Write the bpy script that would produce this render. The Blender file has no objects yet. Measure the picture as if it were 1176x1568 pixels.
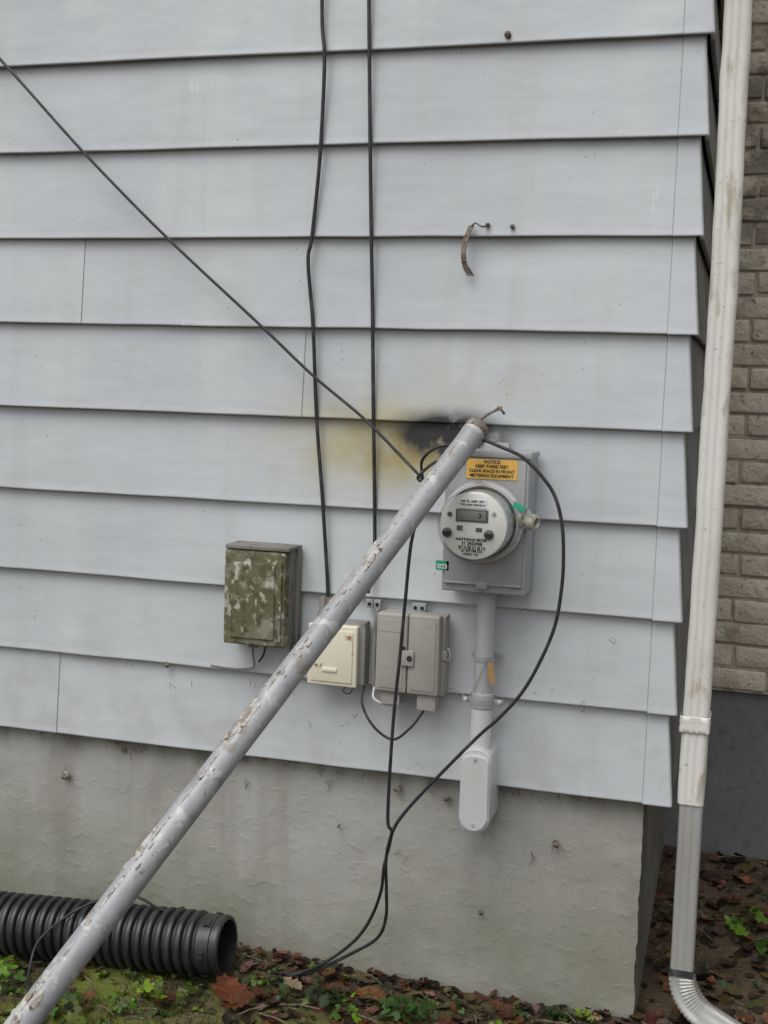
import bpy, bmesh, math, random
from mathutils import Vector, Matrix, noise
random.seed(7)
C=bpy.context.scene.collection
V=Vector
def nz(x,y,z=0.0): return noise.noise(V((x,y,z)))

# ------------------------------------------------------------ materials
class M:
    def __init__(s,name,base=(.5,.5,.5),rough=.6,metal=0.0,spec=.5):
        s.m=bpy.data.materials.new(name); s.m.use_nodes=True
        s.t=s.m.node_tree; s.n=s.t.nodes; s.l=s.t.links
        s.b=s.n['Principled BSDF']
        s.b.inputs['Roughness'].default_value=rough
        s.b.inputs['Metallic'].default_value=metal
        s.b.inputs['Specular IOR Level'].default_value=spec
        r=s.n.new('ShaderNodeRGB'); r.outputs[0].default_value=(*base,1)
        s.c=r.outputs[0]; s.h=None
        s.tc=s.n.new('ShaderNodeNewGeometry').outputs['Position']
        s.l.new(s.c,s.b.inputs['Base Color'])
    def math(s,op,a,b=None,clamp=False):
        n=s.n.new('ShaderNodeMath'); n.operation=op; n.use_clamp=clamp
        for i,x in enumerate((a,b)):
            if x is None: continue
            if isinstance(x,(int,float)): n.inputs[i].default_value=x
            else: s.l.new(x,n.inputs[i])
        return n.outputs[0]
    def vec(s,sc=(1,1,1),off=(0,0,0)):
        n=s.n.new('ShaderNodeMapping'); n.inputs['Scale'].default_value=sc; n.inputs['Location'].default_value=off
        s.l.new(s.tc,n.inputs['Vector']); return n.outputs[0]
    def noise(s,scale,detail=4,sc=(1,1,1),off=(0,0,0),dist=0,rough=.55):
        n=s.n.new('ShaderNodeTexNoise'); n.inputs['Scale'].default_value=scale
        n.inputs['Detail'].default_value=detail; n.inputs['Distortion'].default_value=dist
        n.inputs['Roughness'].default_value=rough
        s.l.new(s.vec(sc,off),n.inputs['Vector']); return n.outputs['Fac']
    def voro(s,scale,sc=(1,1,1),feature='F1',off=(0,0,0)):
        n=s.n.new('ShaderNodeTexVoronoi'); n.feature=feature; n.inputs['Scale'].default_value=scale
        s.l.new(s.vec(sc,off),n.inputs['Vector']); return n.outputs['Distance']
    def rng(s,x,lo,hi,a=0.0,b=1.0,smooth=True):
        n=s.n.new('ShaderNodeMapRange'); n.interpolation_type='SMOOTHSTEP' if smooth else 'LINEAR'
        s.l.new(x,n.inputs['Value'])
        for k,v in zip(('From Min','From Max','To Min','To Max'),(lo,hi,a,b)): n.inputs[k].default_value=v
        return n.outputs['Result']
    def mix(s,fac,col):
        n=s.n.new('ShaderNodeMix'); n.data_type='RGBA'
        if isinstance(fac,(int,float)): n.inputs[0].default_value=fac
        else: s.l.new(fac,n.inputs[0])
        s.l.new(s.c,n.inputs[6])
        if isinstance(col,tuple): n.inputs[7].default_value=(*col,1)
        else: s.l.new(col,n.inputs[7])
        s.c=n.outputs[2]; s.l.new(s.c,s.b.inputs['Base Color']); return s
    def var(s,scale,col,lo,hi,k=1.0,**kw):
        return s.mix(s.math('MULTIPLY',s.rng(s.noise(scale,**kw),lo,hi),k),col)
    def zmask(s,lo,hi):
        n=s.n.new('ShaderNodeSeparateXYZ'); s.l.new(s.tc,n.inputs[0]); return s.rng(n.outputs['Z'],lo,hi)
    def blob(s,c,r):
        n=s.n.new('ShaderNodeVectorMath'); n.operation='SUBTRACT'; s.l.new(s.tc,n.inputs[0]); n.inputs[1].default_value=c
        d=s.n.new('ShaderNodeVectorMath'); d.operation='DIVIDE'; s.l.new(n.outputs[0],d.inputs[0]); d.inputs[1].default_value=r
        e=s.n.new('ShaderNodeVectorMath'); e.operation='LENGTH'; s.l.new(d.outputs[0],e.inputs[0])
        return s.rng(e.outputs['Value'],1,0)
    def bump(s,h,strength=.5,dist=.002):
        n=s.n.new('ShaderNodeBump'); n.inputs['Strength'].default_value=strength; n.inputs['Distance'].default_value=dist
        s.l.new(h,n.inputs['Height'])
        if s.h is not None: s.l.new(s.h,n.inputs['Normal'])
        s.h=n.outputs[0]; s.l.new(s.h,s.b.inputs['Normal']); return s
    def attr(s,name):
        n=s.n.new('ShaderNodeAttribute'); n.attribute_name=name
        s.c=n.outputs['Color']; s.l.new(s.c,s.b.inputs['Base Color']); return s

siding=M('painted_siding',(.515,.55,.57),.42)
siding.var(1.3,(.445,.475,.495),.35,.7,.9)
siding.var(5,(.555,.58,.592),.45,.75,.6,sc=(1,1,.25))
siding.var(14,(.43,.447,.45),.52,.8,.5,sc=(1,1,.08))
siding.mix(siding.math('MULTIPLY',siding.rng(siding.voro(42,off=(3,1,2)),.10,.05),siding.rng(siding.noise(6,2,off=(5,0,3)),.54,.64)),(.16,.13,.10))
siding.mix(siding.rng(siding.noise(26,3,sc=(1,1,.18),off=(8,2,5)),.70,.76,0,.45),(.68,.70,.70))
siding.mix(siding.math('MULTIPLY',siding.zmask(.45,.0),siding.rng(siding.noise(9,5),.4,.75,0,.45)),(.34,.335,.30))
nn=siding.noise(7,5,off=(1,2,3))
siding.mix(siding.math('MULTIPLY',siding.math('MULTIPLY',siding.blob((-.72,0,.765),(.36,.5,.18)),siding.rng(nn,.25,.6)),1.1,True),(.46,.43,.29))
siding.mix(siding.math('MULTIPLY',siding.math('MULTIPLY',siding.blob((-.63,0,.745),(.20,.5,.11)),siding.rng(nn,.2,.55)),1.3,True),(.38,.32,.14))
siding.mix(siding.math('MULTIPLY',siding.blob((-.455,0,.90),(.24,.5,.14)),siding.rng(siding.noise(10,4,off=(9,2,3)),.35,.7,0,.65)),(.43,.41,.33))
siding.mix(siding.math('MULTIPLY',siding.math('MULTIPLY',siding.blob((-.52,0,.780),(.19,.5,.080)),siding.rng(siding.noise(14,5,off=(2,2,3)),.18,.55)),2.2,True),(.022,.02,.018))
siding.bump(siding.noise(3.5,3,sc=(1,1,2)),.6,.009).bump(siding.noise(220,3),.15,.0004)
sideside=M('shade_toned_side_siding',(.21,.215,.215),.7); sideside.var(5,(.13,.13,.125),.4,.7)  # siding colour darkened to paint in the shade on the side wall
seamgrey=M('seam_grey',(.33,.34,.345),.9,spec=.1)  # plain grey for the thin lines along board joints

conc=M('rough_concrete',(.39,.385,.36),.95,spec=.2)
conc.var(2.2,(.32,.318,.285),.35,.7,.9)
conc.var(14,(.43,.425,.40),.5,.8,.6)
conc.var(70,(.24,.235,.21),.60,.8,.6)
conc.var(9,(.255,.25,.22),.48,.76,.7,sc=(1,1,.14),off=(3,1,8))
conc.mix(conc.math('MULTIPLY',conc.zmask(-.12,-.5),conc.rng(conc.noise(5,5),.25,.7,.15,.85)),(.215,.215,.15))
conc.mix(conc.math('MULTIPLY',conc.blob((-.05,0,-.3),(.35,.5,.5)),conc.rng(conc.noise(8,5,off=(2,2,2)),.3,.7,.0,.6)),(.23,.225,.18))
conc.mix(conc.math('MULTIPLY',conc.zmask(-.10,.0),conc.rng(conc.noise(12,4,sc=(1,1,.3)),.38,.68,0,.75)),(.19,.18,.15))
conc.mix(conc.rng(conc.voro(21,off=(1,4,0)),.045,.02,0,.7),(.12,.11,.09))
conc.bump(conc.noise(11,4,dist=.5),.45,.005).bump(conc.rng(conc.noise(30,5,dist=.35,off=(4,2,1),sc=(1,1,1.3)),.48,.74),.38,.0026).bump(conc.noise(240,3),.4,.0012)

sideconc=M('shade_toned_concrete',(.20,.19,.155),.95,spec=.2)  # darker concrete copy, shade of the side face put into its colour
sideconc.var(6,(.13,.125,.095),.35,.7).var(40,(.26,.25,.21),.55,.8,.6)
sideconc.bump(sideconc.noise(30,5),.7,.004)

brick=M('weathered_painted_brick',(.50,.455,.365),.95,spec=.2)
brick.var(3,(.41,.37,.29),.4,.65).var(18,(.57,.535,.455),.5,.75,.7).var(7,(.26,.21,.15),.54,.74,.9,off=(4,7,1)).var(2.5,(.38,.30,.22),.52,.75,.5,off=(1,1,6))
brick.mix(brick.rng(brick.noise(60,4),.60,.70,0,.75),(.15,.12,.09))
brick.mix(brick.math('MULTIPLY',brick.blob((.25,.95,1.65),(.5,.5,.95)),brick.rng(brick.noise(13,5,off=(4,4,4)),.46,.58,0,.95)),(.12,.11,.085))
brick.bump(brick.noise(50,5),1,.008).bump(brick.noise(240,3),.4,.001)
mortar=M('mortar',(.36,.325,.255),1,spec=.1); mortar.var(30,(.22,.195,.145),.45,.7).bump(mortar.noise(90,5),.8,.004)
darkf=M('dark_painted_foundation',(.15,.155,.16),.9,spec=.2); darkf.var(4,(.19,.19,.19),.4,.7).var(30,(.11,.11,.11),.5,.7,.6).bump(darkf.noise(40,4),.5,.003)

spw=M('downspout_white_paint',(.68,.68,.635),.36)
spw.var(5,(.54,.53,.455),.42,.68,.9,sc=(1,1,.4)).var(28,(.42,.385,.30),.55,.70,.85,sc=(1,1,.35)).var(90,(.32,.29,.22),.63,.73,.75)
spw.bump(spw.noise(14,4,sc=(1,1,.6)),.6,.005)
spg=M('downspout_bare_aluminium',(.39,.39,.37),.45,.2)
spg.var(8,(.31,.31,.29),.4,.7,sc=(1,1,.4)).var(60,(.22,.20,.16),.64,.76,.7)

galv=M('weathered_galvanised_steel',(.30,.31,.322),.52,.15)
galv.var(5,(.38,.39,.395),.4,.62,.8).var(22,(.23,.235,.24),.52,.7,.8).var(34,(.50,.50,.48),.58,.64,.75,off=(3,3,3))
galv.mix(galv.rng(galv.noise(16,5,off=(7,1,2)),.61,.67,0,.8),(.25,.22,.18))
galv.mix(galv.rng(galv.noise(90,4,off=(1,1,2)),.65,.71,0,.75),(.12,.10,.085))
galv.bump(galv.noise(40,5),.4,.0018)
residue=M('peeling_paint_residue',(.50,.485,.455),.85,spec=.3); residue.var(50,(.30,.25,.20),.46,.6).var(110,(.12,.085,.06),.55,.66).bump(residue.noise(160,4),.9,.002)
rust=M('rusty_metal',(.20,.165,.135),.9,spec=.2); rust.var(60,(.36,.34,.31),.45,.65).var(120,(.075,.05,.035),.5,.65).bump(rust.noise(160,4),.9,.003)
greybox=M('grey_enamel_steel',(.335,.35,.36),.42,.05); greybox.var(4,(.375,.385,.39),.4,.7).var(25,(.25,.25,.24),.56,.76,.6).var(12,(.26,.255,.23),.5,.8,.45,sc=(1,1,.12)).mix(greybox.math('MULTIPLY',greybox.blob((-.49,-.1,.76),(.12,.12,.07)),greybox.rng(greybox.noise(30,4),.3,.6)),(.05,.045,.04))
condgrey=M('conduit_paint_grey',(.43,.445,.455),.4,.05); condgrey.var(12,(.36,.37,.375),.5,.75,.8).var(70,(.25,.23,.2),.63,.74,.6)
pvcw=M('pale_pvc',(.58,.59,.585),.45); pvcw.var(9,(.50,.505,.49),.5,.75).var(80,(.34,.32,.28),.66,.76,.5).var(14,(.42,.41,.38),.55,.8,.4,sc=(1,1,.15))
nidm=M('grey_beige_plastic',(.37,.36,.325),.55); nidm.var(6,(.32,.31,.275),.4,.7).var(70,(.22,.21,.18),.60,.75,.6).var(14,(.26,.25,.215),.5,.8,.45,sc=(1,1,.15))
cream=M('cream_plastic',(.72,.675,.54),.5); cream.var(9,(.66,.60,.45),.5,.7).mix(cream.rng(cream.noise(38,4,off=(2,6,1)),.65,.70),(.28,.17,.09))
cside=M('grey_plastic_base',(.25,.245,.23),.6); cside.var(20,(.17,.165,.15),.5,.7)
moss=M('mossy_weathered_cover',(.20,.195,.14),.9,spec=.2)
moss.var(9,(.13,.13,.075),.4,.60).var(26,(.30,.29,.225),.52,.64,.8,off=(6,1,1)).var(48,(.085,.085,.045),.50,.62,.85,off=(2,9,3)).var(55,(.46,.45,.39),.57,.64,.85,sc=(1,1,.7),off=(5,5,1)).bump(moss.noise(70,5),.8,.003)
mossside=M('weathered_box_side',(.215,.21,.19),.8,spec=.3); mossside.var(15,(.14,.14,.11),.45,.7)
blk=M('black_cable_jacket',(.022,.022,.024),.5); blk.var(30,(.05,.05,.05),.5,.7)
cpm=M('black_corrugated_plastic',(.018,.019,.021),.36); cpm.var(9,(.05,.048,.042),.5,.75,.8).var(60,(.09,.08,.065),.62,.75,.6)
inner=M('dark_interior',(.012,.012,.012),.9)
glassy=bpy.data.materials.new('clear_meter_cover'); glassy.use_nodes=True
t=glassy.node_tree; t.nodes.remove(t.nodes['Principled BSDF'])
tr=t.nodes.new('ShaderNodeBsdfTransparent'); tr.inputs[0].default_value=(.97,.975,.97,1)
gl=t.nodes.new('ShaderNodeBsdfGlossy'); gl.inputs['Roughness'].default_value=.08
lw=t.nodes.new('ShaderNodeLayerWeight'); lw.inputs[0].default_value=.25
ma=t.nodes.new('ShaderNodeMath'); ma.operation='MULTIPLY_ADD'; ma.inputs[1].default_value=.35; ma.inputs[2].default_value=.03
mx=t.nodes.new('ShaderNodeMixShader'); o=t.nodes['Material Output']
t.links.new(lw.outputs['Facing'],ma.inputs[0]); t.links.new(ma.outputs[0],mx.inputs[0]); t.links.new(tr.outputs[0],mx.inputs[1]); t.links.new(gl.outputs[0],mx.inputs[2]); t.links.new(mx.outputs[0],o.inputs[0])
class Wrap: pass
glass=Wrap(); glass.m=glassy
facem=M('meter_face_plate',(.70,.70,.66),.5); facem.var(30,(.62,.62,.57),.5,.75,.6)
lcd=M('lcd_panel',(.20,.22,.185),.25)
ring=M('brushed_ring_metal',(.58,.58,.57),.38,.35); ring.var(30,(.42,.41,.40),.5,.7)
mbody=M('meter_inner_body',(.36,.365,.36),.6)
dgrey=M('dark_grey_plastic',(.10,.10,.105),.5)
ink=M('black_ink',(.02,.02,.02),.6)
orange=M('orange_label',(.76,.46,.10),.5); orange.var(40,(.60,.36,.13),.52,.72,.8)
white=M('white_tag',(.74,.74,.72),.5)
green=M('green_tag',(.03,.36,.22),.5)
brass=M('corroded_lock_metal',(.50,.48,.40),.5,.3); brass.var(60,(.25,.27,.21),.5,.7)
tagb=M('brown_tag',(.38,.23,.09),.7)
soil=M('soil_and_moss',(.11,.082,.056),1,spec=.1)
soil.var(7,(.065,.048,.032),.4,.65).var(55,(.21,.17,.12),.55,.75,.8)
soil.mix(soil.math('MULTIPLY',soil.rng(soil.noise(5,6,off=(2,1,0)),.34,.52),soil.math('ADD',soil.blob((-1.35,-.35,-.5),(.9,.5,.6)),soil.math('MULTIPLY',soil.blob((-.5,-.25,-.5),(.6,.3,.6)),.55)),True),(.14,.165,.035))
soil.bump(soil.noise(60,6),1,.012).bump(soil.noise(260,4),.8,.003)
leafm=M('leaf_surfaces',(.1,.1,.1),.7,spec=.3); leafm.attr('Col')
weedm=M('weed_foliage',(.1,.2,.03),.5,spec=.35); weedm.attr('Col')
twm=M('twigs',(.17,.13,.09),.9); twm.var(80,(.09,.065,.04),.4,.6)

# ------------------------------------------------------------ geometry helpers
def empty(name):
    e=bpy.data.objects.new(name,None); e.empty_display_size=.05; C.objects.link(e); return e
def obj(name,bm,mat,parent=None,smooth=False,autos=None):
    me=bpy.data.meshes.new(name); bm.normal_update(); bm.to_mesh(me); bm.free()
    o=bpy.data.objects.new(name,me); C.objects.link(o)
    if mat: me.materials.append(mat.m)
    if smooth:
        for p in me.polygons: p.use_smooth=True
        if autos: me.set_sharp_from_angle(angle=math.radians(autos))
    if parent: o.parent=parent
    return o
def bbox(bm,x0,x1,y0,y1,z0,z1,bev=.002,seg=2,front=None):
    vs=[]
    for y in (y0,y1):
        for (x,z) in ((x0,z0),(x1,z0),(x1,z1),(x0,z1)):
            if front and y==y0:
                xx=x+(front[0] if x==x0 else front[1]); zz=z+(front[2] if z==z0 else front[3])
            else: xx,zz=x,z
            vs.append(bm.verts.new((xx,y,zz)))
    f=[(0,1,2,3),(5,4,7,6),(1,5,6,2),(4,0,3,7),(3,2,6,7),(4,5,1,0)]
    fs=[bm.faces.new([vs[i] for i in q]) for q in f]
    if bev>0:
        ed=set(e for q in fs for e in q.edges)
        bmesh.ops.bevel(bm,geom=list(ed),offset=bev,segments=seg,affect='EDGES',profile=.6)
def box(name,mat,parent,*a,**k):
    bm=bmesh.new(); bbox(bm,*a,**k); bmesh.ops.recalc_face_normals(bm,faces=bm.faces)
    return obj(name,bm,mat,parent,True,35)
def frame(d):
    d=d.normalized(); up=V((0,0,1)) if abs(d.z)<.9 else V((0,1,0))
    a=d.cross(up).normalized(); return a,a.cross(d).normalized()
def revolve(bm,c,d,prof,n=40,capA=False,capB=False):
    c=V(c); d=V(d).normalized(); a,b=frame(d); rings=[]
    for (s,r) in prof:
        rings.append([bm.verts.new(c+d*s+(a*math.cos(2*math.pi*i/n)+b*math.sin(2*math.pi*i/n))*r) for i in range(n)])
    for k in range(len(rings)-1):
        for i in range(n):
            bm.faces.new((rings[k][i],rings[k][(i+1)%n],rings[k+1][(i+1)%n],rings[k+1][i]))
    if capA: bm.faces.new(rings[0])
    if capB: bm.faces.new(list(reversed(rings[-1])))
def rev(name,mat,parent,c,d,prof,n=40,capA=False,capB=False,sm=40):
    bm=bmesh.new(); revolve(bm,c,d,prof,n,capA,capB); bmesh.ops.recalc_face_normals(bm,faces=bm.faces)
    return obj(name,bm,mat,parent,True,sm)
def catmull(P,sub=8):
    P=[V(p) for p in P]; Q=[P[0]*2-P[1]]+P+[P[-1]*2-P[-2]]; out=[]
    for i in range(1,len(Q)-2):
        p0,p1,p2,p3=Q[i-1:i+3]
        for k in range(sub):
            t=k/sub; out.append(.5*((2*p1)+(p2-p0)*t+(2*p0-5*p1+4*p2-p3)*t*t+(3*p1-p0-3*p2+p3)*t**3))
    out.append(Q[-2]); return out
def tube(bm,P,r,n=10,cap=True,lay=None,col=None):
    a=None; rings=[]
    for i,p in enumerate(P):
        d=(P[min(i+1,len(P)-1)]-P[max(i-1,0)]).normalized()
        if a is None: a,b=frame(d)
        else:
            a=(a-d*a.dot(d)).normalized(); b=a.cross(d)
        rings.append([bm.verts.new(p+(a*math.cos(2*math.pi*k/n)+b*math.sin(2*math.pi*k/n))*r) for k in range(n)])
    for j in range(len(rings)-1):
        for k in range(n):
            f=bm.faces.new((rings[j][k],rings[j][(k+1)%n],rings[j+1][(k+1)%n],rings[j+1][k]))
            if lay:
                for lp in f.loops: lp[lay]=(*col,1)
    if cap: bm.faces.new(rings[0]); bm.faces.new(list(reversed(rings[-1])))
def cable(name,P,r=.004,mat=blk,parent=None,sub=8):
    pts=catmull(P,sub)
    bm=bmesh.new(); tube(bm,pts,r); bmesh.ops.recalc_face_normals(bm,faces=bm.faces)
    return obj(name,bm,mat,parent,True)
def text(s,x,y,z,size,mat,parent,name,bold=0.0):
    c=bpy.data.curves.new(name,'FONT'); c.body=s; c.size=size; c.align_x='CENTER'; c.align_y='CENTER'; c.offset=bold; c.resolution_u=2
    o=bpy.data.objects.new(name+'_tmp',c); C.objects.link(o)
    bpy.context.view_layer.update()
    me=bpy.data.meshes.new_from_object(o.evaluated_get(bpy.context.evaluated_depsgraph_get()))
    bpy.data.objects.remove(o)
    me.transform(Matrix.Translation((x,y,z))@Matrix.Rotation(math.pi/2,4,'X'))
    me.materials.clear(); me.materials.append(mat.m)
    q=bpy.data.objects.new(name,me); C.objects.link(q); q.parent=parent
def poly(name,pts,mat,parent):
    bm=bmesh.new(); bm.faces.new([bm.verts.new(q) for q in pts]); return obj(name,bm,mat,parent)

# ------------------------------------------------------------ clapboard house
house=empty('clapboard_house')
E=.203; TOPN=14; XL=-3.4; YB=.95
PROF=[(-.0175,E+.006),(-.0155,E*.88),(-.0132,E*.75),(-.0101,E*.58),(-.007,E*.4),(-.0038,E*.22),(-.0012,.018),(-.0002,.006),(.0006,.0025),(.0004,.0004),(-.0008,-.0008),(-.006,-.0006),(-.009,.0006),(-.010,.008)]
def warp(i,x,h):
    w=.0024*nz(x*1.7,i*3.1,.3)+.0011*nz(x*7,i*5.1,h*6)
    zz=.0028*nz(x*1.1,i*7.7,5)+.0013*nz(x*6,i*2.2,8)
    return w,zz
def course(bm,i,x0,x1,extra):
    n=max(2,int((x1-x0)/.03)); prev=None
    for k in range(n+1):
        x=x0+(x1-x0)*k/n; col=[]
        for (o,h) in PROF:
            w,zz=warp(i,x,h); fall=1-min(1,max(0,(h-.15)/.05))
            if i==6 and h<.04: w+=.007*math.exp(-((x+.36)/.07)**2)*(nz(x*34,1,2)+.25)*(1-h/.04)
            if i==5 and h>.15: w-=.003*math.exp(-((x+.40)/.08)**2)
            col.append(bm.verts.new((x,-(o+extra+w),i*E+h+zz*fall)))
        if prev:
            for j in range(len(col)-1): bm.faces.new((prev[j],prev[j+1],col[j+1],col[j]))
        prev=col
bm=bmesh.new(); bg_=bmesh.new()
def seamline(i,x,extra,wd=.0011):
    a=[];b=[]
    for (o,h) in PROF[:-4]:
        if h>E-.002: h=E-.002
        w,zz=warp(i,x,h); a.append(bg_.verts.new((x-wd/2,-(o+extra+w),i*E+h))); b.append(bg_.verts.new((x+wd/2,-(o+extra+w),i*E+h)))
    for j in range(len(a)-1): bg_.faces.new((a[j],a[j+1],b[j+1],b[j]))
SE={5:[-1.440],4:[-.871],0:[-1.503],9:[-1.1],2:[-2.2],7:[-2.4],11:[-.7],3:[-2.9]}
for i in range(TOPN):
    xs=[XL]+SE.get(i,[])+[-.052]; m=len(xs)-1
    for k in range(m):
        ex=.0018*(m-1-k)
        course(bm,i,xs[k]-(.02 if k>0 else 0),xs[k+1],ex)
        if k<m-1: seamline(i,xs[k+1]+.0007,ex-.0018+.0005,.0011)
    seamline(i,-.0607,.0008,.0008)
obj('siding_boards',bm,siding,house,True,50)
obj('seam_lines',bg_,seamgrey,house)
bm=bmesh.new()
for i in range(TOPN):
    prev=None
    plan=[(-.060,0,.0004),(-.0585,0,.0028),(-.04,0,.003),(-.02,0,.003),(-.0035,0,.003),('c',0,.0018),('s',.0035,.0028),('s',.02,.0028),('s',.05,.0026),('s',.052,.0006)]
    jx=.0015*nz(i*3.3,4); zz=.0012*nz(i*5.5,2)
    for (a,yy,ex) in plan:
        col=[]
        for (o,h) in PROF:
            q=o+ex
            if a=='c': p=(q-.0008,-q+.0008,i*E+h+zz-.001)
            elif a=='s': p=(q,-q+yy,i*E+h+zz-.001)
            else:
                if a>-.004: p=(q+a,-q,i*E+h+zz-.001)
                else: p=(a+(jx if a<-.05 else 0),-q-max(0,warp(i,a,h)[0]),i*E+h+zz-.001)
            col.append(bm.verts.new(p))
        if prev:
            for j in range(len(col)-1): bm.faces.new((prev[j],prev[j+1],col[j+1],col[j]))
        prev=col
obj('corner_caps',bm,siding,house,True,50)
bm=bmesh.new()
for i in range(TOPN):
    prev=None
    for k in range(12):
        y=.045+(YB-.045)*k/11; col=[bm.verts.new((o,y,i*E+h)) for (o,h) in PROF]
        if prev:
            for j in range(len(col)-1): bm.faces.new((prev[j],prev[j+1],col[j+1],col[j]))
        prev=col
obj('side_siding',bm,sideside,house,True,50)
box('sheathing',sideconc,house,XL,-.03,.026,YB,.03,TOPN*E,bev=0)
bm=bmesh.new(); nx=150; nzn=34; rows=[]
for k in range(nx+1):
    x=XL+(-.058-XL)*k/nx; r=[]
    for j in range(nzn+1):
        z=-.62+(.66)*j/nzn
        d=.0035*nz(x*6,z*7,1)+.0018*nz(x*19,z*21,4)+.006*nz(x*1.5,z*1.5,9)
        edge=.004*nz(z*14,3,3)+.003*nz(z*50,1,3) if k==nx else 0
        r.append(bm.verts.new((x+edge,.032+d+(.004 if k==nx else 0),z)))
    rows.append(r)
for k in range(nx):
    for j in range(nzn): bm.faces.new((rows[k][j],rows[k+1][j],rows[k+1][j+1],rows[k][j+1]))
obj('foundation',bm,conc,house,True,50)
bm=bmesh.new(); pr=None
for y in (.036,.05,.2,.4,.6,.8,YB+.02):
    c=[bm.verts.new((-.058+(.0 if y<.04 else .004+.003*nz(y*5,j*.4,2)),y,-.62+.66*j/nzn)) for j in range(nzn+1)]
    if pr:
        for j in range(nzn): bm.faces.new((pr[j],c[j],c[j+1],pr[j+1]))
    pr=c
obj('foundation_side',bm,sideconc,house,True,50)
bm=bmesh.new()
for (x,z,r) in [(-.425,1.640,.006),(-.452,1.242,.004),(-.398,1.238,.004)]:
    revolve(bm,(x,-.004,z),(0,-1,0.1),[(-.02,r*1.2),(.0,r*1.25),(.004,r),(.007,r*.5),(.0075,r*.1)],9)
for v in bm.verts: v.co+=V((nz(v.co.x*300,v.co.z*300,1),0,nz(v.co.x*300,v.co.z*300,5)))*.002
obj('hole_blobs',bm,rust,house,True)  # dark raised blobs standing in for small holes in the siding
bm=bmesh.new()
def fluff(x,y,z,s,n=4):
    for _ in range(n):
        p=V((x+random.gauss(0,s*.3),y,z+random.gauss(0,s*.3))); P=[p]
        a=random.gauss(-1.5,.8)
        for k in range(4):
            a+=random.gauss(0,.35); P.append(P[-1]+V((math.cos(a),random.uniform(-.15,.1),math.sin(a)))*s*.35)
        tube(bm,P,random.uniform(.0003,.0007),4)
for k in range(60):
    x=random.uniform(-1.7,-.08); fluff(x,random.choice([.018,.024]),random.uniform(-.02,-.002),random.uniform(.008,.02),random.randint(1,4))
for (x,z) in [(-1.49,-.09),(-1.31,-.03),(-1.0,-.07),(-.55,-.03),(-.3,-.16),(-.41,-.11),(-.8,-.05),(-.24,-.13),(-.6,-.2),(-1.2,-.17)]:
    fluff(x,.026,z,.016,3)
for (x,z) in [(-1.13,.17),(-1.19,.16),(-.98,.19),(-1.25,.205),(-.72,.13),(-.74,.11),(-.83,.10),(-.34,.41),(-.2,.2),(-.15,.36),(-1.3,.20)]:
    fluff(x,-.006,z,.012,2)
obj('debris_threads',bm,twm,house)
bm=bmesh.new()
for (x,y,z,s) in [(-1.487,.02,-.115,.011),(-1.33,.024,-.03,.007),(-.245,.02,-.125,.009),(-.62,.02,-.045,.010),(-.5,.02,-.05,.008),(-.93,.0,.16,.006),(-1.20,-.004,.20,.007),(-.41,.02,-.31,.006),(-.76,.02,-.15,.005)]:
    revolve(bm,(x,y,z),(0,-1,.2),[(-.004,s*.2),(0,s),(.002,s*.8),(.004,s*.15)],9)
for v in bm.verts: v.co+=V((nz(v.co.x*200,v.co.z*200,1),0,nz(v.co.x*200,v.co.z*200,5)))*.008
obj('stuck_leaf_bits',bm,rust,house,True)

# ------------------------------------------------------------ neighbour brick house
bh=empty('brick_house')
bm=bmesh.new(); ch=.066; rowi=0; z=.052
while z<2.9:
    x=-.6-(.105 if rowi%2 else 0)+random.uniform(-.006,.006)
    while x<3.4:
        L=.196+random.uniform(-.005,.005)
        jz=random.uniform(-.0025,.0025); y=.95+random.uniform(-.005,.004)
        if rowi==0 and random.random()<.3: y+=.02
        bbox(bm,x,x+L,y,y+.08,z+jz,z+jz+.0585,bev=.006,seg=2)
        x+=L+.008
    z+=ch; rowi+=1
for v in bm.verts:
    v.co.y+=.008*nz(v.co.x*40,v.co.z*40,2); v.co.z+=.004*nz(v.co.x*25,v.co.z*25,6)
obj('brick_courses',bm,brick,bh,True,60)
box('mortar_bed',mortar,bh,-.6,3.4,.9555,1.05,.045,2.9,bev=0)
box('foundation',darkf,bh,-.6,3.4,.972,1.1,-.7,.046,bev=0)

# ------------------------------------------------------------ ground
def gz(x,y):
    z=-.512
    s=min(1,max(0,(y-.08)/.85)); z+=.068*s*s*(3-2*s)
    z+=.026*math.exp(-((x+1.02)/.3)**2-((y+.1)/.25)**2)
    f=1/(1+(x*x+y*y)*.02)
    z+=f*(.012*nz(x*3,y*3,1)+.008*nz(x*9,y*9,3)+.004*nz(x*30,y*30,5))
    return z
def axisvals(lo,hi,step,far):
    a=[]; v=lo
    while v<=hi: a.append(v); v+=step
    s=step
    while a[-1]<far: s*=1.6; a.append(a[-1]+s)
    s=step
    while a[0]>-far: s*=1.6; a.insert(0,a[0]-s)
    return a
ax=axisvals(-2.2,.9,.018,300); ay=axisvals(-1.1,1.0,.018,300)
bm=bmesh.new(); g=[[bm.verts.new((x,y,gz(x,y))) for y in ay] for x in ax]
for i in range(len(ax)-1):
    for j in range(len(ay)-1): bm.faces.new((g[i][j],g[i+1][j],g[i+1][j+1],g[i][j+1]))
obj('ground',bm,soil,None,True)

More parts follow.
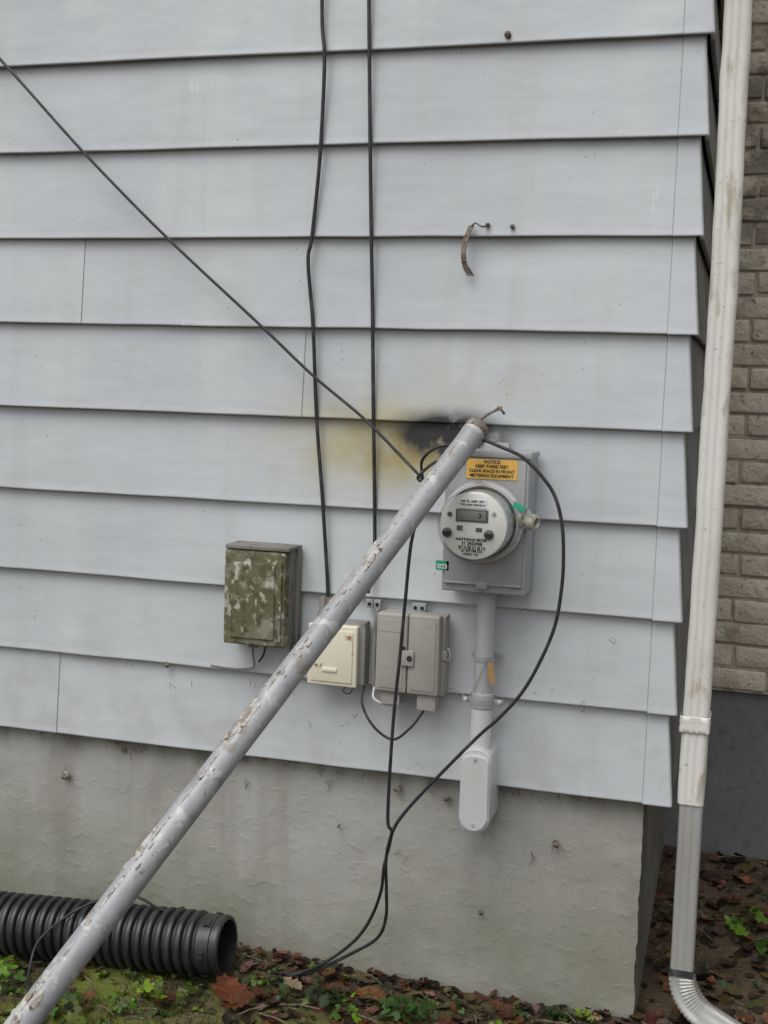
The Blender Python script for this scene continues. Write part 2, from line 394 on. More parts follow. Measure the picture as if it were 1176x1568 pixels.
def leaf(bm,lay,p,size,yaw,tilt,roll,col,kind,curl):
    R=Matrix.Rotation(yaw,3,'Z')@Matrix.Rotation(tilt,3,'X')@Matrix.Rotation(roll,3,'Y')
    n=9 if kind==0 else 15; L=[];Rr=[];mid=[]
    for k in range(n+1):
        t=k/n
        w=.34*max(0,math.sin(math.pi*min(1,t*1.02)))**.8
        if kind==1: w*= (.55+.45*abs(math.sin(t*math.pi*4.2)))*1.25
        if kind==2: w*= (.75+.25*abs(math.sin(t*math.pi*7)))*1.35
        yv=t-.5
        cz=curl*(yv*yv)*1.2
        m=V((.04*math.sin(t*3),yv,cz)); mid.append(m)
        e=curl*.9*w+random.uniform(-.03,.03)
        L.append(m+V((-w,.06 if kind==1 and k%2 else 0,e))); Rr.append(m+V((w,0,e+random.uniform(-.03,.05))))
    mk=lambda v: bm.verts.new(p+R@(v*size))
    A=[mk(v) for v in L]; B=[mk(v) for v in mid]; D=[mk(v) for v in Rr]
    for k in range(n):
        for q in ((A[k],B[k],B[k+1],A[k+1]),(B[k],D[k],D[k+1],B[k+1])):
            f=bm.faces.new(q)
            s=random.uniform(.85,1.12)
            for lp in f.loops: lp[lay]=(col[0]*s,col[1]*s,col[2]*s,1)
browns=[(.24,.155,.09),(.18,.12,.075),(.31,.21,.13),(.13,.09,.06),(.37,.285,.19),(.24,.18,.125),(.31,.17,.09),(.44,.38,.29),(.10,.075,.052),(.29,.24,.18),(.34,.27,.165)]
bm=bmesh.new(); lay=bm.loops.layers.color.new('Col')
def scatter(N,x0,x1,y0,y1,s0,s1,dens=None,dark=1.0):
    for _ in range(N):
        x=random.uniform(x0,x1); y=random.uniform(y0,y1)
        if dens and random.random()>dens(x,y): continue
        if y>.02 and x<-.05: continue
        c=random.choice(browns); c=tuple(v*dark*random.uniform(.75,1.2) for v in c)
        leaf(bm,lay,V((x,y,gz(x,y)+random.uniform(.003,.012))),random.uniform(s0,s1),random.uniform(0,6.3),random.gauss(0,.22),random.gauss(0,.28),c,random.choice([0,0,0,1,2]),random.uniform(-.3,.7))
scatter(2000,-2.0,.1,-.75,.02,.008,.036,lambda x,y: (.08+.5*max(0,min(1,.3+1.8*nz(x*4,y*5,2)))) if x<-.9 else .45)
scatter(420,-.95,.1,-.35,.02,.012,.046)
scatter(950,-.05,1.2,.0,.95,.012,.055,dark=.95)
scatter(300,-1.9,-.2,-.03,.02,.012,.035,dark=.9)
for (x,y,s,yw,c) in [(-.93,-.23,.105,.6,(.35,.18,.09)),(-.86,-.20,.07,2.2,(.30,.18,.09)),(-.81,-.14,.055,1.2,(.50,.44,.34)),(-.72,-.10,.06,4.0,(.32,.21,.12)),(-.62,-.11,.06,.9,(.38,.26,.15)),(-1.05,-.3,.06,3,(.28,.15,.07)),(-.35,-.06,.05,1,(.34,.22,.13)),(.25,.55,.07,1,(.30,.17,.09)),(.33,.75,.07,4,(.27,.16,.08)),(-.89,-.26,.08,5.2,(.31,.17,.08)),(-1.3,-.25,.05,2,(.3,.2,.1)),(-1.22,-.33,.045,5,(.36,.25,.14))]:
    leaf(bm,lay,V((x,y,gz(x,y)+.02)),s,yw,.25,.1,c,1,.35)
obj('leaf_litter',bm,leafm,None,True)
bm=bmesh.new()
for _ in range(170):
    x=random.uniform(-1.8,.6); y=random.uniform(-.5,.0) if x<-.05 else random.uniform(.05,.9)
    a=random.uniform(0,6.3); l=random.uniform(.03,.12); p=V((x,y,gz(x,y)+.012)); q=p+V((math.cos(a)*l,math.sin(a)*l*.6,random.uniform(-.004,.02)))
    tube(bm,[p,(p+q)/2+V((0,0,.005)),q],random.uniform(.001,.0025),5)
obj('twigs',bm,twm,None,True)
def lobed(bm,lay,c,nrm,yaw,s,col):
    R=nrm.to_track_quat('Z','Y').to_matrix()@Matrix.Rotation(yaw,3,'Z')
    pts=[]; n=24
    for k in range(n):
        a=2*math.pi*k/n
        r=.60+.40*abs(math.cos(a*1.5))+.06*math.cos(a*12)
        if abs(a-math.pi)<.3: r*=.45
        pts.append(V((math.cos(a)*r,math.sin(a)*r,.18*r*r*random.uniform(.5,1.2))))
    ctr=bm.verts.new(c); vs=[bm.verts.new(c+R@(v*s)) for v in pts]
    for k in range(n):
        f=bm.faces.new((ctr,vs[k],vs[(k+1)%n])); q=random.uniform(.82,1.12)
        for lp in f.loops: lp[lay]=(col[0]*q,col[1]*q,col[2]*q,1)
bm=bmesh.new(); lay=bm.loops.layers.color.new('Col')
greens=[(.21,.33,.05),(.15,.26,.045),(.28,.40,.07),(.12,.20,.04),(.36,.45,.09),(.24,.28,.06)]
def plant(x,y,n,h,s,g=None):
    z=gz(x,y); base_c=random.choice(greens if g is None else g)
    for _ in range(n):
        a=random.uniform(0,6.3); rr=random.uniform(.2,1)*h*.9; hh=h*random.uniform(.35,1)
        tip=V((x+math.cos(a)*rr,y+math.sin(a)*rr,z+hh)); base=V((x,y,z))
        tube(bm,[base,(base+tip)/2+V((0,0,hh*.2)),tip],.0006,4,False,lay,(.16,.20,.06))
        nr=V((math.cos(a)*.4+random.gauss(0,.3),math.sin(a)*.4-.3+random.gauss(0,.3),1)).normalized()
        q=random.uniform(.75,1.25)
        lobed(bm,lay,tip,nr,random.uniform(0,6.3),s*random.uniform(.5,1.1),tuple(v*q for v in base_c))
for (x,y,n,h,s) in [(-1.43,-.36,10,.055,.017),(-1.47,-.3,9,.055,.016),(-1.26,-.40,12,.06,.021),(-1.19,-.42,9,.055,.018),(-1.10,-.28,11,.05,.015),(-1.03,-.27,10,.045,.014),(-.72,-.16,12,.045,.016),(-.66,-.19,8,.04,.014),(-.55,-.15,14,.05,.018),(-.50,-.13,9,.045,.015),(-.22,-.04,11,.035,.014),(-.16,-.02,7,.03,.012),(-.3,-.06,7,.025,.011),(.19,.5,10,.065,.020),(.24,.42,9,.055,.017),(-1.33,-.3,9,.04,.014),(.4,.6,6,.05,.016),(-1.14,-.34,9,.04,.014),(-.42,-.09,8,.03,.012),(-.83,-.18,7,.03,.012)]:
    plant(x,y,n,h,s)
for _ in range(520):
    x=random.uniform(-1.9,.0); y=random.uniform(-.6,-.02)
    if nz(x*3,y*4,8)>-.12: plant(x,y,random.randint(2,5),random.uniform(.008,.024),random.uniform(.004,.0095))
for _ in range(60):
    x=random.uniform(.05,1.1); y=random.uniform(.1,.9); plant(x,y,random.randint(2,4),.02,.008,[(.08,.15,.03),(.13,.20,.05)])
for _ in range(5200):
    x=random.uniform(-1.75,-.75) if random.random()<.75 else random.uniform(-.75,-.1); y=random.uniform(-.6,-.05)
    if nz(x*5,y*6,3)<-.12: continue
    z=gz(x,y); a=random.uniform(0,6.3); h=random.uniform(.006,.02); w=.0013
    c=random.choice([(.16,.20,.04),(.20,.24,.055),(.12,.15,.035),(.27,.27,.10)])
    f=bm.faces.new([bm.verts.new(q) for q in ((x-w*math.cos(a),y-w*math.sin(a),z),(x+w*math.cos(a),y+w*math.sin(a),z),(x+random.gauss(0,h*.5),y+random.gauss(0,h*.5),z+h))])
    for lp in f.loops: lp[lay]=(*c,1)
obj('weeds',bm,weedm,None,True)

# ------------------------------------------------------------ downspout
dsp=empty('downspout')
def rrect(cx,cy,w,d,r=.008,flute=.0022,n=6):
    pts=[]
    def side(a,b,m):
        for k in range(m):
            t=k/m; q=a.lerp(b,t); nrm=V(((b-a).y,-(b-a).x)).normalized()
            fl=flute*(math.cos(t*2*math.pi*2)-1)*.5
            pts.append((cx+q.x+nrm.x*fl,cy+q.y+nrm.y*fl))
    c=[(w/2-r,-d/2+r,-90),(w/2-r,d/2-r,0),(-w/2+r,d/2-r,90),(-w/2+r,-d/2+r,180)]
    for i,(x,y,a0) in enumerate(c):
        for k in range(n):
            a=math.radians(a0+90*k/(n-1)); pts.append((cx+x+math.cos(a)*r,cy+y+math.sin(a)*r))
        a=V(pts[-1])-V((cx,cy)); nx_,ny_,na=c[(i+1)%4]
        aa=math.radians(na); b=V((nx_+math.cos(aa)*r,ny_+math.sin(aa)*r))
        pts.pop(); side(a,b,14)
    return pts
def loft(name,mat,secs,parent):
    bm=bmesh.new(); rr=[[bm.verts.new(p) for p in s] for s in secs]; n=len(rr[0])
    for j in range(len(rr)-1):
        for k in range(n): bm.faces.new((rr[j][k],rr[j][(k+1)%n],rr[j+1][(k+1)%n],rr[j+1][k]))
    bmesh.ops.recalc_face_normals(bm,faces=bm.faces)
    return obj(name,bm,mat,parent,True,60)
def dx(z): return .0435+.0035*math.sin((z-.3)*2.2)+.0025*nz(z*3,1,1)
secs=[]; z=2.9
while z>.0:
    f=1+.05*nz(z*6,2,2)
    secs.append([(x+.0018*nz(z*14,y*30,1),y,z) for x,y in rrect(dx(z),.045,.056*f,.072,r=.013)]); z-=.015
loft('upper_pipe',spw,secs,dsp)
secs=[]; z=.03
while z>-.385:
    secs.append([(x,y,z) for x,y in rrect(.043+.001*nz(z*8,1),.045,.050,.066)]); z-=.02
loft('lower_pipe',spg,secs,dsp)
secs=[]
for z,g_ in [(.201,.0),(.200,.004),(.190,.005),(.182,.003),(.174,.005),(.166,.004),(.165,.0)]:
    secs.append([(x,y,z) for x,y in rrect(.041,.045,.060+g_,.076+g_,flute=.0008)])
loft('joint_band',spw,secs,dsp)
secs=[]
for k in range(25):
    t=k/24; a=t*math.radians(78); R=.085; w=1.0+.035*math.cos(k*math.pi)
    c0=V((.043,.045,-.385))+V((R*(1-math.cos(a))*.85,-R*(1-math.cos(a))*.45,-R*math.sin(a)))
    Rm=Matrix.Rotation(-a,3,V((.47,.88,0)).normalized())
    secs.append([tuple(c0+Rm@V((x,y,0))) for x,y in rrect(0,0,.054*w,.068*w,flute=.001)])
last=secs[-1]; dv=Matrix.Rotation(-math.radians(78),3,V((.47,.88,0)).normalized())@V((0,0,-1))
secs.append([tuple(V(p)+dv*.03) for p in last]); secs.append([tuple(V(p)+dv*.14) for p in last])
loft('elbow',spg,secs,dsp)

# ------------------------------------------------------------ electric meter
em=empty('electric_meter')
box('socket_box',greybox,em,-.503,-.321,-.100,-.001,.452,.752,bev=.004,seg=3)
box('socket_hood',greybox,em,-.507,-.317,-.105,-.0015,.744,.7575,bev=.003,seg=2)
box('socket_cover',greybox,em,-.496,-.328,-.1045,-.098,.468,.738,bev=.003,seg=2)
box('cover_bottom_lip',greybox,em,-.496,-.328,-.108,-.098,.470,.474,bev=.001,seg=1)
box('socket_back_flange',greybox,em,-.44,-.385,-.006,.004,.7,.772,bev=.002)
box('cover_latch',greybox,em,-.425,-.40,-.112,-.100,.462,.478,bev=.002)
MC=(-.415,-.1,.608); D=(0,-1,0)
rev('meter_collar',greybox,em,MC,D,[(-.01,.084),(.012,.084),(.016,.082),(.017,.077)],56)
rev('sealing_ring',ring,em,MC,D,[(.010,.0855),(.012,.0880),(.022,.0883),(.026,.086),(.027,.081),(.028,.079)],56)
box('ring_clamp',ring,em,-.332,-.320,-.128,-.108,.60,.632,bev=.002)
rev('cover_rim',condgrey,em,MC,D,[(.027,.0815),(.034,.0815),(.036,.079),(.037,.077)],56)
rev('inner_body',mbody,em,MC,D,[(.02,.071),(.055,.071),(.058,.0675),(.098,.0675),(.1,.066),(.1,.0)],56)
rev('body_band',ring,em,MC,D,[(.06,.068),(.061,.070),(.094,.070),(.095,.068)],56)
rev('face_plate',facem,em,MC,D,[(.096,.0685),(.1035,.0705),(.1065,.0695),(.108,.067),(.108,.0)],56)
rev('clear_cover',glass,em,MC,D,[(.03,.0785),(.045,.0775),(.105,.0755),(.116,.0735),(.120,.0695),(.1215,.063),(.122,.03),(.1221,.0001)],56)
fy=-.2085
box('display_bezel',dgrey,em,-.452,-.384,fy-.0016,fy+.002,.616,.642,bev=.0012)
box('display',lcd,em,-.447,-.389,fy-.0024,fy,.6195,.6385,bev=.0005)
text('3',-.401,fy-.0027,.629,.014,ink,em,'display_digit',.0005)
text('Wh',-.44,fy-.0027,.624,.006,ink,em,'display_unit')
box('name_label',white,em,-.447,-.388,fy-.001,fy+.001,.6445,.6625,bev=.0002,seg=1)
for i,(s,x,z,sz) in enumerate([('200 CL  240V  3W',-.418,.6585,.0062),('TYPE S 60Hz TA30 Kh1.0',-.418,.6512,.0050),('WATTHOUR METER',-.418,.5795,.0072),('31 2432908',-.416,.5715,.0092),('||| | || |||| || | ||| | ||',-.416,.5635,.0078),('61 437 598 210',-.416,.5560,.0070),('UTILITY  CO',-.418,.549,.0058)]):
    text(s,x,fy-.0014,z,sz,ink,em,'print_%d'%i,.0003)
box('seal_window',dgrey,em,-.449,-.437,fy-.0016,fy+.001,.598,.608,bev=.001)
box('optical_port',dgrey,em,-.409,-.396,fy-.0016,fy+.001,.597,.605,bev=.001)
for j,x in enumerate((-.469,-.381)):
    rev('knob_%d'%j,dgrey,em,(x,fy,.592),D,[(-.002,.010),(.004,.010),(.006,.007),(.006,0)],20)
    box('knob_bar_%d'%j,ink,em,x-.0085,x+.0085,fy-.009,fy-.004,.589,.595,bev=.001)
rev('port_l',dgrey,em,(-.465,fy,.630),D,[(-.002,.005),(.002,.005),(.002,0)],16)
rev('port_r',mbody,em,(-.372,fy,.635),D,[(-.002,.004),(.002,.004),(.002,0)],16)
box('notice_label',orange,em,-.456,-.346,-.1058,-.1040,.698,.740,bev=.0002,seg=1)
for i,(s,z,sz) in enumerate([('NOTICE',.7345,.0098),('KEEP THREE FEET',.7248,.0092),('CLEAR SPACE IN FRONT',.715,.0090),('METERING EQUIPMENT',.7052,.0090)]):
    text(s,-.401,-.1064,z,sz,ink,em,'notice_line_%d'%i,.00025)
rev('barrel_lock',brass,em,(-.335,-.118,.618),(1,-.45,-.1),[(0,.014),(.004,.018),(.014,.018),(.016,.011),(.024,.011),(.026,.017),(.040,.017),(.043,.011),(.040,.009),(.030,.009),(.030,0)],22,True)
poly('seal_tag',[(-.345,-.146,.655),(-.308,-.158,.643),(-.297,-.152,.622),(-.331,-.140,.631)],white,em)
poly('seal_tag_stripe',[(-.347,-.1465,.646),(-.343,-.1472,.658),(-.314,-.1592,.647),(-.322,-.156,.637)],green,em)
box('corner_sticker',green,em,-.516,-.487,-.1045,-.1018,.496,.517,bev=.0003,seg=1)
box('corner_sticker_print',white,em,-.512,-.491,-.1052,-.1040,.500,.509,bev=.0001,seg=1)
text('1415',-.5015,-.1057,.5045,.0075,ink,em,'sticker_text',.0002)

# ------------------------------------------------------------ conduit
cd=empty('conduit')
CX,CY=-.4135,-.045
rev('riser',condgrey,cd,(CX,CY,.452),(0,0,-1),[(0,.021),(.33,.021)],28)
rev('hub',condgrey,cd,(CX,CY,.452),(0,0,-1),[(-.002,.027),(.008,.027),(.010,.0215)],28)
rev('coupling',condgrey,cd,(CX,CY,.222),(0,0,-1),[(0,.0212),(.001,.0255),(.006,.0265),(.012,.0245),(.020,.0245),(.026,.0265),(.032,.0255),(.033,.0212)],28)
rev('sleeve',pvcw,cd,(CX-.001,CY,.188),(0,0,-1),[(0,.0212),(.001,.0235),(.095,.0235),(.1,.024)],28)
rev('strap_ring',greybox,cd,(CX,CY,.306),(0,0,-1),[(0,.0215),(.0003,.0228),(.012,.0228),(.0123,.0215)],28)
box('strap_ears',greybox,cd,CX-.034,CX+.034,-.014,-.010,.294,.306,bev=.001)
box('clamp_ears',greybox,cd,CX-.045,CX+.047,CY-.006,CY-.001,.198,.210,bev=.0015)
for x in (CX-.037,CX+.039):
    rev('clamp_bolt',ring,cd,(x,CY+.004,.204),D,[(0,.005),(.014,.005),(.016,.003),(.016,0)],12,True)
rev('clamp_band',greybox,cd,(CX,CY,.211),(0,0,-1),[(0,.0255),(.0003,.0275),(.014,.0275),(.0143,.0255)],28)
def pillbody(name,mat,w,z0,z1,topr,y0,y1,bev,x=-.4165):
    bm=bmesh.new(); P=[]; h=w/2
    for k in range(13): a=math.pi+math.pi*k/12; P.append((x+math.cos(a)*h,z0+h+math.sin(a)*h))
    for k in range(9):
        a=math.pi*k/8; P.append((x+math.cos(a)*h,z1-topr+math.sin(a)*topr))
    A=[bm.verts.new((px,y0,pz)) for px,pz in P]; f=bm.faces.new(A)
    B=[bm.verts.new((px,y1,pz)) for px,pz in P]
    n=len(P)
    for k in range(n): bm.faces.new((A[k],A[(k+1)%n],B[(k+1)%n],B[k]))
    bmesh.ops.bevel(bm,geom=list(f.edges),offset=bev,segments=3,affect='EDGES')
    bmesh.ops.recalc_face_normals(bm,faces=bm.faces); return obj(name,bm,mat,cd,True,40)
pillbody('fitting_body',pvcw,.068,-.090,.104,.022,-.078,.03,.004)
pillbody('fitting_cover',pvcw,.062,-.084,.090,.016,-.0835,-.077,.003)
for z in (-.068,.078): rev('cover_screw',ring,cd,(-.4165,-.083,z),D,[(0,.0045),(.002,.004),(.002,0)],12)
poly('hanging_tag',[(-.398,-.075,.300),(-.386,-.078,.296),(-.380,-.080,.252),(-.392,-.077,.248),(-.399,-.076,.27)],tagb,cd)
cable('tag_wire',[(-.385,-.07,.30),(-.40,-.073,.305),(-.44,-.06,.215),(-.47,-.02,.212),(-.50,-.01,.215)],.0009,greybox,cd)

# ------------------------------------------------------------ service mast
ms=empty('service_mast_pipe')
P0=V((-.421,-.172,.808)); PB=V((-1.127,-1.46,-.514)); ml=(PB-P0).length; md=(PB-P0).normalized()
bm=bmesh.new(); n=32; rings=[]; a_,b_=frame(md); N=90
for k in range(N+1):
    s=ml*k/N; r=.0240+.0005*nz(s*9,1)
    if s<.04: r+=.001
    rings.append([bm.verts.new(P0+md*s+(a_*math.cos(2*math.pi*i/n)+b_*math.sin(2*math.pi*i/n))*r*(1+.012*nz(i*.5,s*12))) for i in range(n)])
inn=[[bm.verts.new(P0+md*s+(a_*math.cos(2*math.pi*i/n)+b_*math.sin(2*math.pi*i/n))*.0205) for i in range(n)] for s in (0,.15)]
for k in range(N):
    for i in range(n): bm.faces.new((rings[k][i],rings[k][(i+1)%n],rings[k+1][(i+1)%n],rings[k+1][i]))
for i in range(n):
    bm.faces.new((rings[0][i],rings[0][(i+1)%n],inn[0][(i+1)%n],inn[0][i])); bm.faces.new((inn[0][i],inn[0][(i+1)%n],inn[1][(i+1)%n],inn[1][i]))
bmesh.ops.recalc_face_normals(bm,faces=bm.faces); obj('tube',bm,galv,ms,True,50)
rev('rusty_top_ring',rust,ms,P0,md,[(-.002,.0225),(-.003,.0255),(.004,.0265),(.013,.026),(.015,.0246)],32)
bm=bmesh.new()
def patch(s,th0,l,w,ht=.0009):
    side=(V((-.2,-.62,.75))-md*V((-.2,-.62,.75)).dot(md)).normalized(); oth=side.cross(md)
    m,mm=10,6; G=[]
    for i in range(m+1):
        row=[]
        for j in range(mm+1):
            u=i/m*2-1; v_=j/mm*2-1; e=max(0,1-(abs(u)**2.2+abs(v_)**2.2))
            jag=1+.5*nz(s*50+u*3,v_*3,th0*9)
            th=th0+v_*w*jag; h=.0243+ht*(math.sqrt(e)*(.6+.8*random.random())) - (.0016 if e==0 else 0)
            row.append(bm.verts.new(P0+md*(s+u*l/2*jag)+(side*math.cos(th)+oth*math.sin(th))*h))
        G.append(row)
    for i in range(m):
        for j in range(mm): bm.faces.new((G[i][j],G[i+1][j],G[i+1][j+1],G[i][j+1]))
for (s,big) in [(.34,.6),(.375,1),(.40,.8),(.62,.4),(.78,1.3),(.815,1.1),(.90,.4),(1.05,1.0),(1.09,.6),(1.20,.4),(1.34,1.0),(1.38,.6),(1.50,.5),(.18,.4),(.50,.4),(.70,.4)]:
    for k in range(5): patch(s+random.uniform(-.02,.02),random.uniform(-.6,.6),random.uniform(.015,.045)*big,random.uniform(.08,.3)*big,.0018)
s=.06
while s<1.6:
    l=random.uniform(.03,.12); patch(s+l/2,.12+.25*nz(s*3,4),l,random.uniform(.04,.12),.0007); s+=l*random.uniform(.8,1.6)
bmesh.ops.recalc_face_normals(bm,faces=bm.faces); obj('peeling_residue',bm,residue,ms,True)
cable('bent_rod',[(-.432,-.16,.812),(-.410,-.15,.833),(-.392,-.135,.845),(-.380,-.13,.852)],.0033,rust,ms)
cable('rod_tip',[(-.389,-.135,.852),(-.379,-.133,.844),(-.375,-.128,.838)],.003,rust,ms)

# ------------------------------------------------------------ cables
cable('service_cable',[(-.850,-.005,2.85),(-.846,-.006,2.2),(-.844,-.006,1.73),(-.834,-.008,1.60),(-.840,-.006,1.39),(-.854,-.006,1.219),(-.861,-.008,1.161),(-.846,-.006,1.016),(-.832,-.006,.811),(-.812,-.006,.618),(-.796,-.008,.45),(-.790,-.012,.385)],.0044)
cable('service_cable',[(-.760,-.004,2.85),(-.738,-.006,1.9),(-.735,-.006,1.722),(-.718,-.006,1.304),(-.706,-.006,1.05),(-.699,-.006,.874),(-.684,-.006,.506),(-.690,-.03,.42)],.0044)
cable('service_cable',[(-2.9,-.0,2.75),(-1.9,-.02,1.87),(-1.644,-.03,1.633),(-1.418,-.03,1.410),(-1.202,-.03,1.214),(-.963,-.03,1.015),(-.834,-.032,.906),(-.707,-.04,.813),(-.600,-.06,.722),(-.552,-.10,.690)],.0034)
cable('drop_cable',[(-.432,-.200,.765),(-.450,-.205,.775),(-.470,-.205,.762),(-.505,-.2,.708),(-.528,-.2,.640),(-.547,-.2,.565),(-.556,-.2,.440),(-.564,-.2,.314),(-.574,-.2,.171),(-.579,-.2,-.03),(-.572,-.19,-.07),(-.592,-.17,-.155),(-.600,-.16,-.215),(-.625,-.14,-.285),(-.660,-.13,-.345),(-.715,-.12,-.402),(-.780,-.11,-.450),(-.86,-.10,-.490),(-.95,-.12,-.498)],.0037)
cable('drop_cable',[(-.437,-.16,.775),(-.405,-.185,.783),(-.365,-.20,.772),(-.320,-.2,.753),(-.278,-.2,.715),(-.251,-.2,.677),(-.234,-.2,.620),(-.228,-.2,.546),(-.230,-.2,.480),(-.240,-.2,.411),(-.265,-.2,.340),(-.300,-.2,.270),(-.345,-.2,.212),(-.392,-.2,.163),(-.486,-.2,.053),(-.540,-.2,-.015),(-.566,-.2,-.060),(-.585,-.18,-.13),(-.588,-.16,-.21),(-.590,-.15,-.28),(-.615,-.13,-.34),(-.68,-.12,-.392),(-.75,-.11,-.440),(-.80,-.1,-.47),(-.9,-.07,-.492)],.0037)
cable('drop_cable',[(-.50,-.12,.735),(-.520,-.15,.728),(-.545,-.17,.70),(-.553,-.10,.688),(-.535,-.18,.735),(-.50,-.2,.765),(-.46,-.19,.772)],.0033)
cable('drop_cable',[(-1.10,-.10,-.355),(-1.13,-.15,-.345),(-1.205,-.17,-.312),(-1.305,-.2,-.340),(-1.39,-.25,-.41),(-1.39,-.3,-.468),(-1.335,-.4,-.492),(-1.33,-.47,-.498)],.0032)

# ------------------------------------------------------------ utility box (mossy)
ub=empty('utility_box')
box('back_plate',mossside,ub,-1.022,-.860,-.02,-.001,.284,.516,bev=.003)
box('body',mossside,ub,-1.014,-.868,-.062,-.018,.288,.509,bev=.004)
box('cover',moss,ub,-1.024,-.868,-.082,-.058,.286,.508,bev=.006,seg=3,front=(.004,-.004,.0,-.003))
box('cover_panel',moss,ub,-1.004,-.893,-.0865,-.080,.300,.480,bev=.004,seg=2,front=(.003,-.003,.003,-.003))
box('top_lip',mossside,ub,-1.018,-.862,-.084,-.010,.508,.5165,bev=.002)
box('hinge_rib',moss,ub,-.886,-.878,-.088,-.078,.30,.485,bev=.002)
rev('bottom_hub',mossside,ub,(-.955,-.055,.290),(0,-.25,-1),[(0,.012),(.012,.012),(.014,.0105),(.014,.008),(.004,.008),(.004,0)],22)
cable('bottom_tail',[(-.962,-.045,.285),(-.966,-.03,.25),(-.967,-.02,.224),(-.985,-.010,.214),(-1.03,-.004,.209),(-1.085,-.003,.211)],.0028,cside,ub)
cable('bottom_wire',[(-.93,-.04,.285),(-.94,-.03,.255),(-.955,-.02,.235)],.0025,blk,ub)
cable('patch_cable',[(-.868,-.03,.300),(-.865,-.05,.268),(-.855,-.05,.275),(-.845,-.03,.300),(-.82,-.03,.338),(-.80,-.03,.352)],.0033)

# ------------------------------------------------------------ cream junction box
jb=empty('telephone_junction_box')
box('base',cside,jb,-.808,-.690,-.040,-.001,.208,.352,bev=.003)
box('lid',cream,jb,-.822,-.704,-.056,-.036,.204,.345,bev=.004,seg=3)
box('lid_panel',cream,jb,-.812,-.714,-.0590,-.055,.214,.333,bev=.002)
box('lid_latch',cream,jb,-.785,-.75,-.0625,-.057,.238,.246,bev=.0015)
rev('cable_gland',cside,jb,(-.80,-.02,.352),(0,0,1),[(-.01,.012),(.012,.012),(.02,.008),(.034,.009),(.05,.006),(.05,0)],16)
box('rusty_clip',rust,jb,-.80,-.782,-.02,-.002,.37,.40,bev=.003)
cable('ground_wire',[(-.735,-.02,.206),(-.742,-.03,.188),(-.727,-.03,.184),(-.718,-.03,.2)],.0012,blk,jb)

# ------------------------------------------------------------ network interface box
nb=empty('network_interface_box')
box('base',nidm,nb,-.650,-.503,-.045,-.001,.202,.384,bev=.004)
box('lid_customer',nidm,nb,-.655,-.583,-.073,-.040,.208,.386,bev=.006,seg=3)
box('lid_utility',nidm,nb,-.5815,-.510,-.071,-.040,.207,.387,bev=.006,seg=3)
box('lid_inset',nidm,nb,-.647,-.591,-.0752,-.072,.218,.374,bev=.0015)
box('lid_inset_b',nidm,nb,-.574,-.518,-.0732,-.070,.217,.375,bev=.0015)
box('latch_plate',nidm,nb,-.596,-.566,-.079,-.070,.272,.306,bev=.002)
rev('latch_screw',inner,nb,(-.575,-.078,.290),D,[(0,.006),(.003,.006),(.003,.002),(.0,.002)],16)
rev('latch_hole',inner,nb,(-.590,-.074,.311),D,[(0,.004),(.002,.004),(.002,0)],12)
box('side_latch',nidm,nb,-.512,-.498,-.05,-.020,.285,.308,bev=.002)
cable('side_hasp',[(-.503,-.04,.312),(-.492,-.045,.308),(-.491,-.045,.288),(-.503,-.04,.284)],.002,greybox,nb)
box('gland_a',nidm,nb,-.643,-.600,-.060,-.020,.176,.206,bev=.003)
box('gland_b',nidm,nb,-.560,-.517,-.060,-.020,.170,.206,bev=.003)
text('TELEPHONE NETWORK INTERFACE',-.619,-.0756,.345,.0036,cside,nb,'moulded_text')
for j,x in enumerate((-.690,-.672,-.582,-.566)):
    box('bracket_%d'%j,greybox,nb,x-.008,x+.008,-.015,-.002,.383,.403,bev=.001)
    rev('bracket_bolt_%d'%j,inner,nb,(x,-.015,.393),D,[(0,.004),(.003,.004),(.003,0)],10)
cable('side_conduit',[(-.668,-.02,.385),(-.672,-.02,.34),(-.674,-.02,.27),(-.672,-.02,.2)],.005,cside,nb)
cable('loop_cable',[(-.692,-.03,.205),(-.690,-.05,.17),(-.661,-.06,.125),(-.614,-.06,.097),(-.575,-.06,.125),(-.550,-.05,.160),(-.543,-.04,.176)],.003,blk,nb)
cable('loop_cable_small',[(-.668,-.03,.205),(-.665,-.045,.185),(-.645,-.05,.175),(-.62,-.045,.172),(-.61,-.04,.18)],.003,pvcw,nb)

bm=bmesh.new(); pr=None
for k in range(15):
    t=k/14; z=1.240-.108*t; x=-.486-.013*math.sin(math.pi*t*.9)+.03*max(0,t-.8); y=-.010-.014*math.sin(math.pi*t)
    w=.0058+.001*nz(t*9,1)+(.002 if t>.85 else 0)
    c=[bm.verts.new((x-w,y,z)),bm.verts.new((x+w,y-.002,z)),bm.verts.new((x+w,y+.002,z)),bm.verts.new((x-w,y+.003,z))]
    if pr:
        for q in range(4): bm.faces.new((pr[q],pr[(q+1)%4],c[(q+1)%4],c[q]))
    else: bm.faces.new(c)
    pr=c
bm.faces.new(pr); bmesh.ops.recalc_face_normals(bm,faces=bm.faces)
sh=obj('strap_hanger',bm,rust,None,False)
cable('strap_wire',[(-.486,-.012,1.238),(-.475,-.02,1.243),(-.462,-.02,1.236),(-.455,-.008,1.238)],.002,rust,sh)

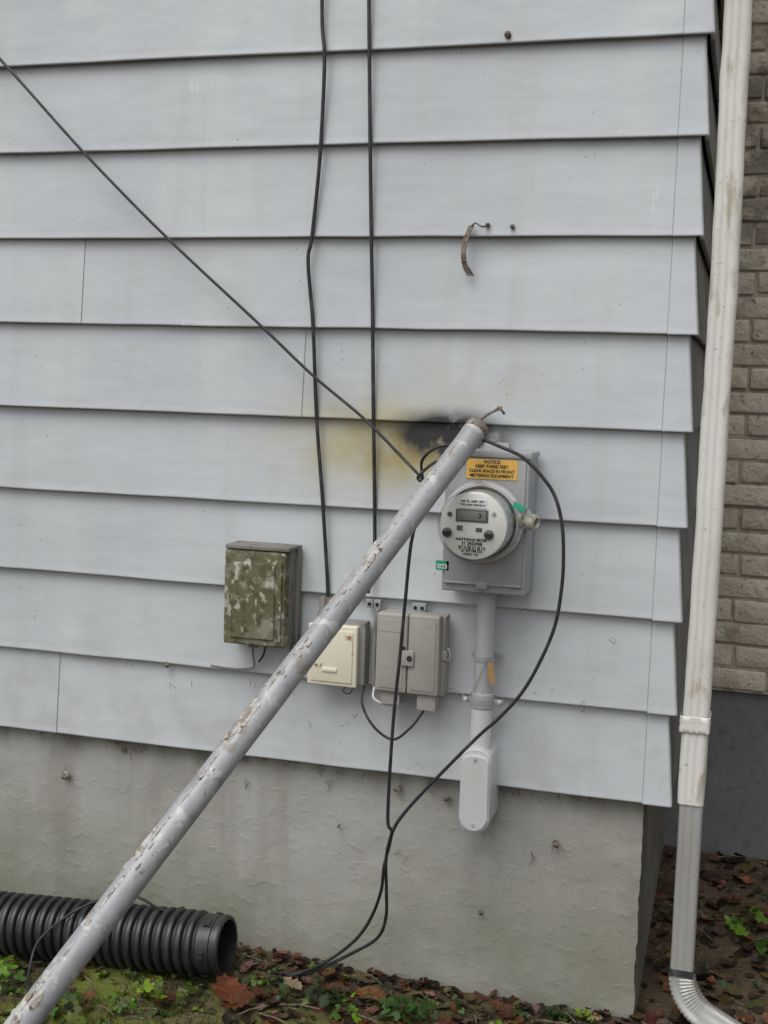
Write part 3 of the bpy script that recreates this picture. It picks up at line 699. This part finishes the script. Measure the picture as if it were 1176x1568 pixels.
# ------------------------------------------------------------ corrugated drain pipe
bm=bmesh.new()
A=V((-.967,-.150,-.405)); B=V((-2.75,-.19,-.50)); d=(B-A).normalized(); Lp=(B-A).length
prof=[(0,.058),(0,.0655),(.004,.068),(.012,.068),(.014,.0645),(.020,.0645),(.022,.0675),(.052,.0675),(.054,.064)]
s=.058
while s<Lp:
    prof+=[(s,.0615),(s+.003,.0625),(s+.006,.0715),(s+.009,.0735),(s+.016,.0735),(s+.019,.0715),(s+.022,.0625)]; s+=.025
revolve(bm,A,d,prof,56)
revolve(bm,A,d,[(0,.058),(.3,.057),(.3,.0)],56)
bmesh.ops.recalc_face_normals(bm,faces=bm.faces)
cpo=obj('corrugated_drain_pipe',bm,cpm,None,True,35)
bm=bmesh.new()
for an in (-.2,.9,2.0,3.1,4.2,5.3):
    c=A+d*.036; u=V((0,math.cos(an),math.sin(an))); q=u.cross(d)
    vs=[bm.verts.new(c+u*.0682+d*sx*.008+q*sy*.010) for sx,sy in ((-1,-1),(1,-1),(1,1),(-1,1))]
    vt=[bm.verts.new(c+u*.0720+d*sx*.006+q*sy*.008) for sx,sy in ((-1,-1),(1,-1),(1,1),(-1,1))]; bm.faces.new(vt)
    for k in range(4): bm.faces.new((vs[k],vs[(k+1)%4],vt[(k+1)%4],vt[k]))
bmesh.ops.recalc_face_normals(bm,faces=bm.faces); obj('lugs',bm,cpm,cpo)

# ------------------------------------------------------------ light, sky, camera
w=bpy.data.worlds.new('World'); bpy.context.scene.world=w; w.use_nodes=True
t=w.node_tree; bg=t.nodes['Background']; sky=t.nodes.new('ShaderNodeTexSky'); sky.sky_type='NISHITA'; sky.sun_disc=False
sky.sun_elevation=math.radians(58); sky.sun_rotation=math.radians(200); sky.air_density=1.0; sky.dust_density=4; sky.ozone_density=1
hs=t.nodes.new('ShaderNodeHueSaturation'); hs.inputs['Saturation'].default_value=.2
t.links.new(sky.outputs[0],hs.inputs['Color']); t.links.new(hs.outputs[0],bg.inputs['Color']); bg.inputs['Strength'].default_value=.15
sl=bpy.data.lights.new('sun','SUN'); sl.energy=1.05; sl.angle=math.radians(45); sl.color=(1,.98,.94)
so=bpy.data.objects.new('sun',sl); C.objects.link(so)
az=math.radians(200); el=math.radians(58)
sd=V((math.sin(az)*math.cos(el),math.cos(az)*math.cos(el),math.sin(el)))
so.rotation_euler=sd.to_track_quat('Z','Y').to_euler()
cam=bpy.data.cameras.new('camera'); co=bpy.data.objects.new('camera',cam); C.objects.link(co)
cam.sensor_fit='AUTO'; cam.sensor_width=36; cam.lens=36*1900.05/1568; cam.clip_start=.05; cam.clip_end=2000
Bm=Matrix(((1,0,0),(0,0,-1),(0,1,0)))
Rm=Matrix.Rotation(.283,3,'Z')@Matrix.Rotation(-.102,3,'X')@Bm@Matrix.Rotation(.031,3,'Z')
co.matrix_world=Matrix.Translation((.115,-2.688,.890))@Rm.to_4x4()
sc=bpy.context.scene; sc.camera=co
sc.view_settings.view_transform='Standard'; sc.view_settings.look='None'; sc.view_settings.exposure=0
